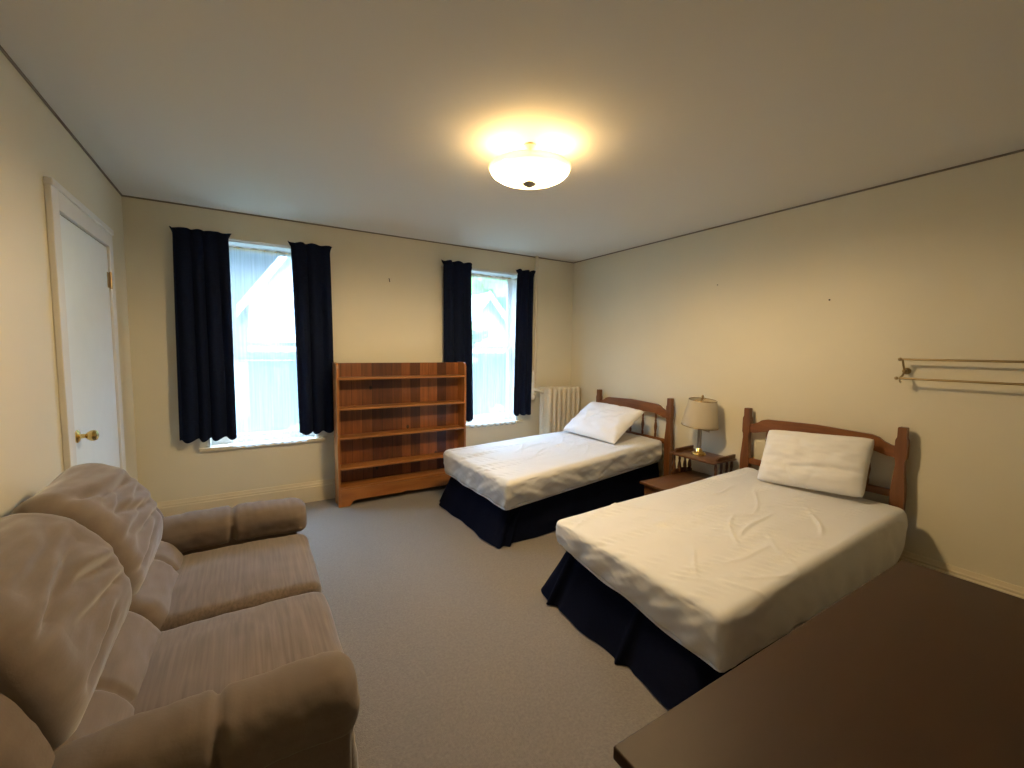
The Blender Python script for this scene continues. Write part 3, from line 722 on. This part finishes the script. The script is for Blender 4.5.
for k, (y0, y1) in enumerate(((1.27, 1.95), (1.955, 2.60))):
    RR = random.Random(k+40)
    crease = [(RR.uniform(y0+.15, y1-.15), zz, RR.uniform(-.3, .3), RR.uniform(.014, .024), RR.uniform(.14, .28)) for zz in (.965, .93, .895, .86, .82, .78, .72, .66)]
    def fold(c, k=k, crease=crease):
        d = wr(k+1, 1.0)(c)
        for (yy, zz, an, am, ln) in crease:
            a, e = c.y-yy, c.z-zz-.35*(c.x+.42); s = a*cos(an)+e*sin(an); n_ = -a*sin(an)+e*cos(an)+.018*sin(s*8+zz*40)
            d -= am*math.exp(-(n_/.017)**2)*math.exp(-(s/ln)**4) - .5*am*math.exp(-((n_-.036)/.022)**2)*math.exp(-(s/ln)**4)
        e0 = min(c.y-y0, y1-c.y); return d*min(1, max(.15, (e0-.02)/.13))
    b = B(); loft(b, 'y', back_prof, y0, y1, .11, 80, 200); rumple(b, fold); obj('back_cushion', b, 'sofa_back', so, sharp=120)
    b = B(); loft(b, 'y', lum_prof, y0, y1, .07, 60, 90, pinch=[(y0+.26 if k == 0 else y1-.24, .016, .018)]); rumple(b, wr(k+5)); obj('lumbar_cushion', b, 'sofa_back', so, sharp=120)
    def seat(v, y0=y0, y1=y1):
        cr = .022*(1-(v.y/((y1-y0)/2))**2)*(1-(v.x/.34)**2 if abs(v.x) < .34 else 0)
        p = Vector((-.08+v.x, (y0+y1)/2+v.y, .385+v.z+(cr if v.z > 0 else 0)))
        return p
    b = B(); rbox(b, .34, (y1-y0)/2-.003, .09, .05, (30, 30, 5), 5, seat); rumple(b, wr(k+9, .7)); obj('seat_cushion', b, 'sofa', so, sharp=120)
    b = B(); rbox(b, .05, (y1-y0)/2-.004, .145, .04, (4, 24, 10), 4, lambda v, y0=y0, y1=y1: Vector((.195+v.x+.015*cos(v.z*12), (y0+y1)/2+v.y, .215+v.z))); rumple(b, wr(k+12, .8)); obj('front_panel', b, 'sofa', so, sharp=120)
for k, (yc, s) in enumerate(((1.235, -1), (2.68, 1))):
    b = B(); rbox(b, .45, .095, .23, .025, (12, 4, 8), 3, lambda v, yc=yc: v+Vector((-.235, yc, .29))); arm = obj('arm', b, 'sofa_plain', so)
    w2 = .105 if s < 0 else .125; xe = .238 if s < 0 else .268
    pp = [(yc-w2, .53), (yc-w2*.95, .585), (yc-w2*.6, .628), (yc, .642), (yc+w2*.6, .628), (yc+w2*.95, .585), (yc+w2, .53), (yc+w2*.85, .49), (yc, .475), (yc-w2*.85, .49)]
    def dr(v, s=s):
        t = max(0, (v.x-.05)/.2); v = v.copy(); v.z -= .018 if s < 0 else 0; v.z -= .015*t*t + .02*max(0, (-.25-v.x)/.2); return v
    b = B(); loft(b, 'x', pp, -.42, xe, .06, 60, 80, pinch=[(-.085, .012, .022)], warp=dr); rumple(b, wr(k+15, .9)); obj('arm_pad', b, 'sofa_plain', arm, sharp=120)
    wp = [(-.70, .45), (-.715, .70), (-.70, .86), (-.64, .90), (-.55, .89), (-.48, .83), (-.43, .74), (-.385, .64), (-.375, .56), (-.45, .48), (-.58, .44)]
    ya, yb = (1.12, 1.30) if s < 0 else (2.585, 2.79)
    b = B(); loft(b, 'y', wp, ya, yb, .07, 14, 70); rumple(b, wr(k+18, .8)); obj('back_wing', b, 'sofa_plain', so, sharp=120)
for x in (-.62, .1):
    for y in (1.15, 2.7):
        b = B(); lathe(b, [(.022, 0), (.026, .055)], (x, y, 0), 'z', 14); obj('foot', b, 'black', so)

# ------------------------------------------------------------------ desk
dk = thing('desk', 'dark brown wooden desk in the near right corner beside the bed', 'desk', (1.3, .17, 0))
dx0, dx1, dy0, dy1, dz = .572, 2.03, -.20, .545, .75
b = B(); box(b, dx0, dx1, dy0, dy1, dz-.028, dz, .005, 3); obj('desk_top', b, 'desk', dk)
b = B(); box(b, dx0+.03, dx1-.03, dy1-.045, dy1-.025, .25, dz-.028); obj('modesty_panel', b, 'desk_side', dk, False)
for x in (dx0+.02, dx1-.045):
    b = B(); box(b, x, x+.025, dy0+.03, dy1-.02, 0, dz-.028, .003); obj('side_panel', b, 'desk_side', dk)
b = B(); box(b, dx1-.42, dx1-.05, dy0+.05, dy1-.05, .12, dz-.03, .003); obj('drawer_case', b, 'desk_side', dk)
for z0, z1 in ((.15, .32), (.33, .50), (.51, .70)):
    b = B(); box(b, dx1-.41, dx1-.06, dy0+.032, dy0+.0495, z0, z1, .004); dr_ = obj('drawer', b, 'desk', dk)
    b = B(); ball(b, (dx1-.235, dy0+.022, (z0+z1)/2), .014); obj('knob', b, 'dull_brass', dr_)

# ------------------------------------------------------------------ nails and hooks on the walls
def nail(p, axis, label, r=.006):
    b = B()
    if axis == 'x': lathe(b, [(r, -.010), (r, -.006), (r*.5, -.005), (r*.5, 0)], p, 'x', 10)
    else: lathe(b, [(r, -.010), (r, -.006), (r*.5, -.005), (r*.5, 0)], p, 'y', 10)
    tag(obj('nail', b, 'nail'), label, 'nail', 'nails in the walls')
nail((XR, 1.525, 1.893), 'x', 'small dark nail in the right wall above the near headboard')
nail((XR, 2.43, 2.108), 'x', 'small dark nail high on the right wall above the table lamp', .004)
b = B(); tube(b, [(1.276, YB, 2.20), (1.276, YB-.02, 2.195), (1.276, YB-.022, 2.175), (1.276, YB-.03, 2.165)], .004, 8); tag(obj('wall_hook', b, 'nail'), 'tiny dark hook on the wall above the bookcase', 'hook')

# ------------------------------------------------------------------ outdoors, seen through the sheers
b = B(); box(b, -40, 60, YB+.6, 90, -1.5, -1.3); o = obj('lawn', b, 'grass', None, False); o['kind'] = 'structure'
def house(name, label, x0, x1, y0, y1, ze, za, zl, wins):
    t = thing(name, label, 'house', ((x0+x1)/2, (y0+y1)/2, -1.3)); xm = (x0+x1)/2
    b = B(); prism(b, [(x0, -1.3), (x1, -1.3), (x1, ze), (xm, za), (x0, ze)], 'y', y0, y1); obj('walls', b, 'siding', t, False)
    b = B(); box(b, x0-.05, x1+.05, y0-.06, y0-.001, -1.3, zl); obj('lower_wall', b, 'dimmed_siding', t, False)  # slab over the lower storey, its darker colour standing in for shaded wall
    b = B(); sl = (za-ze)/(xm-x0); th = .16; ov = .25
    prism(b, [(x0-ov, ze-ov*sl), (xm, za), (x1+ov, ze-ov*sl), (x1+ov, ze-ov*sl+th*1.5), (xm, za+th*1.5), (x0-ov, ze-ov*sl+th*1.5)], 'y', y0-.3, y1+.3); obj('roof', b, 'roof', t, False)
    b = B()
    prism(b, [(x0-ov, ze-ov*sl-.02), (xm, za-.02), (x1+ov, ze-ov*sl-.02), (x1+ov, ze-ov*sl+th*1.6), (xm, za+th*1.6), (x0-ov, ze-ov*sl+th*1.6)], 'y', y0-.36, y0-.3); obj('bargeboard', b, 'siding', t, False)
    for (wx0, wx1, wz0, wz1) in wins:
        b = B(); box(b, wx0-.08, wx1+.08, y0-.10, y0-.061, wz0-.08, wz1+.08); f = obj('window', b, 'dimmed_siding', t, False)
        b = B(); box(b, wx0, wx1, y0-.11, y0-.101, wz0, wz1); obj('pane', b, 'outglass', f, False)
    return t
house('house', 'white gabled house across the yard, seen through the left window', .1, 4.0, 13, 20, 2.55, 5.2, 1.35, [(.62, .98, -.7, 1.0), (1.7, 2.4, 1.6, 2.4)])
house('garage', 'pale gabled garage behind the trees, seen through the right window', 6.4, 8.0, 13.5, 18, 2.3, 3.2, 1.35, [(6.9, 7.4, -.9, .8)])
def tree(label, x, y, z, r, h, seed, name='tree'):
    t = thing(name, label, 'tree' if name == 'tree' else 'shrub', (x, y, -1.3), 'trees outside the windows' if name == 'tree' else 'shrubs outside the windows'); R = random.Random(seed)
    b = B()
    for k in range(16 if name == 'tree' else 9):
        q = Vector((R.gauss(0, r*.45), R.gauss(0, r*.45), R.gauss(0, h*.28))); s = R.uniform(.35, .6)*r
        qq = bmesh.ops.create_icosphere(b, subdivisions=3, radius=s)
        for v in qq['verts']: v.co = Vector((x, y, z)) + q + v.co*(1+.35*noise.noise(v.co*4/r+q))
    obj('crown', b, 'foliage', t)
    if name == 'tree':
        b = B(); tube(b, [(x, y, -1.3), (x+.1, y, z*.4), (x, y, z)], [.16, .12, .06], 10); obj('trunk', b, 'bark', t)
tree('leafy green tree rising far behind the pale garage', 12.3, 22.5, 5.2, 2.6, 2.6, 4)
tree('leafy green tree to the left of the pale garage', 5.6, 12.1, 1.6, .6, 2.4, 6)
tree('low green shrub against the white gabled house', 1.2, 12, -.9, .6, .6, 7, 'shrub')
tree('low green shrub in front of the pale garage', 6.3, 11.5, -1.0, .6, .5, 8, 'shrub')
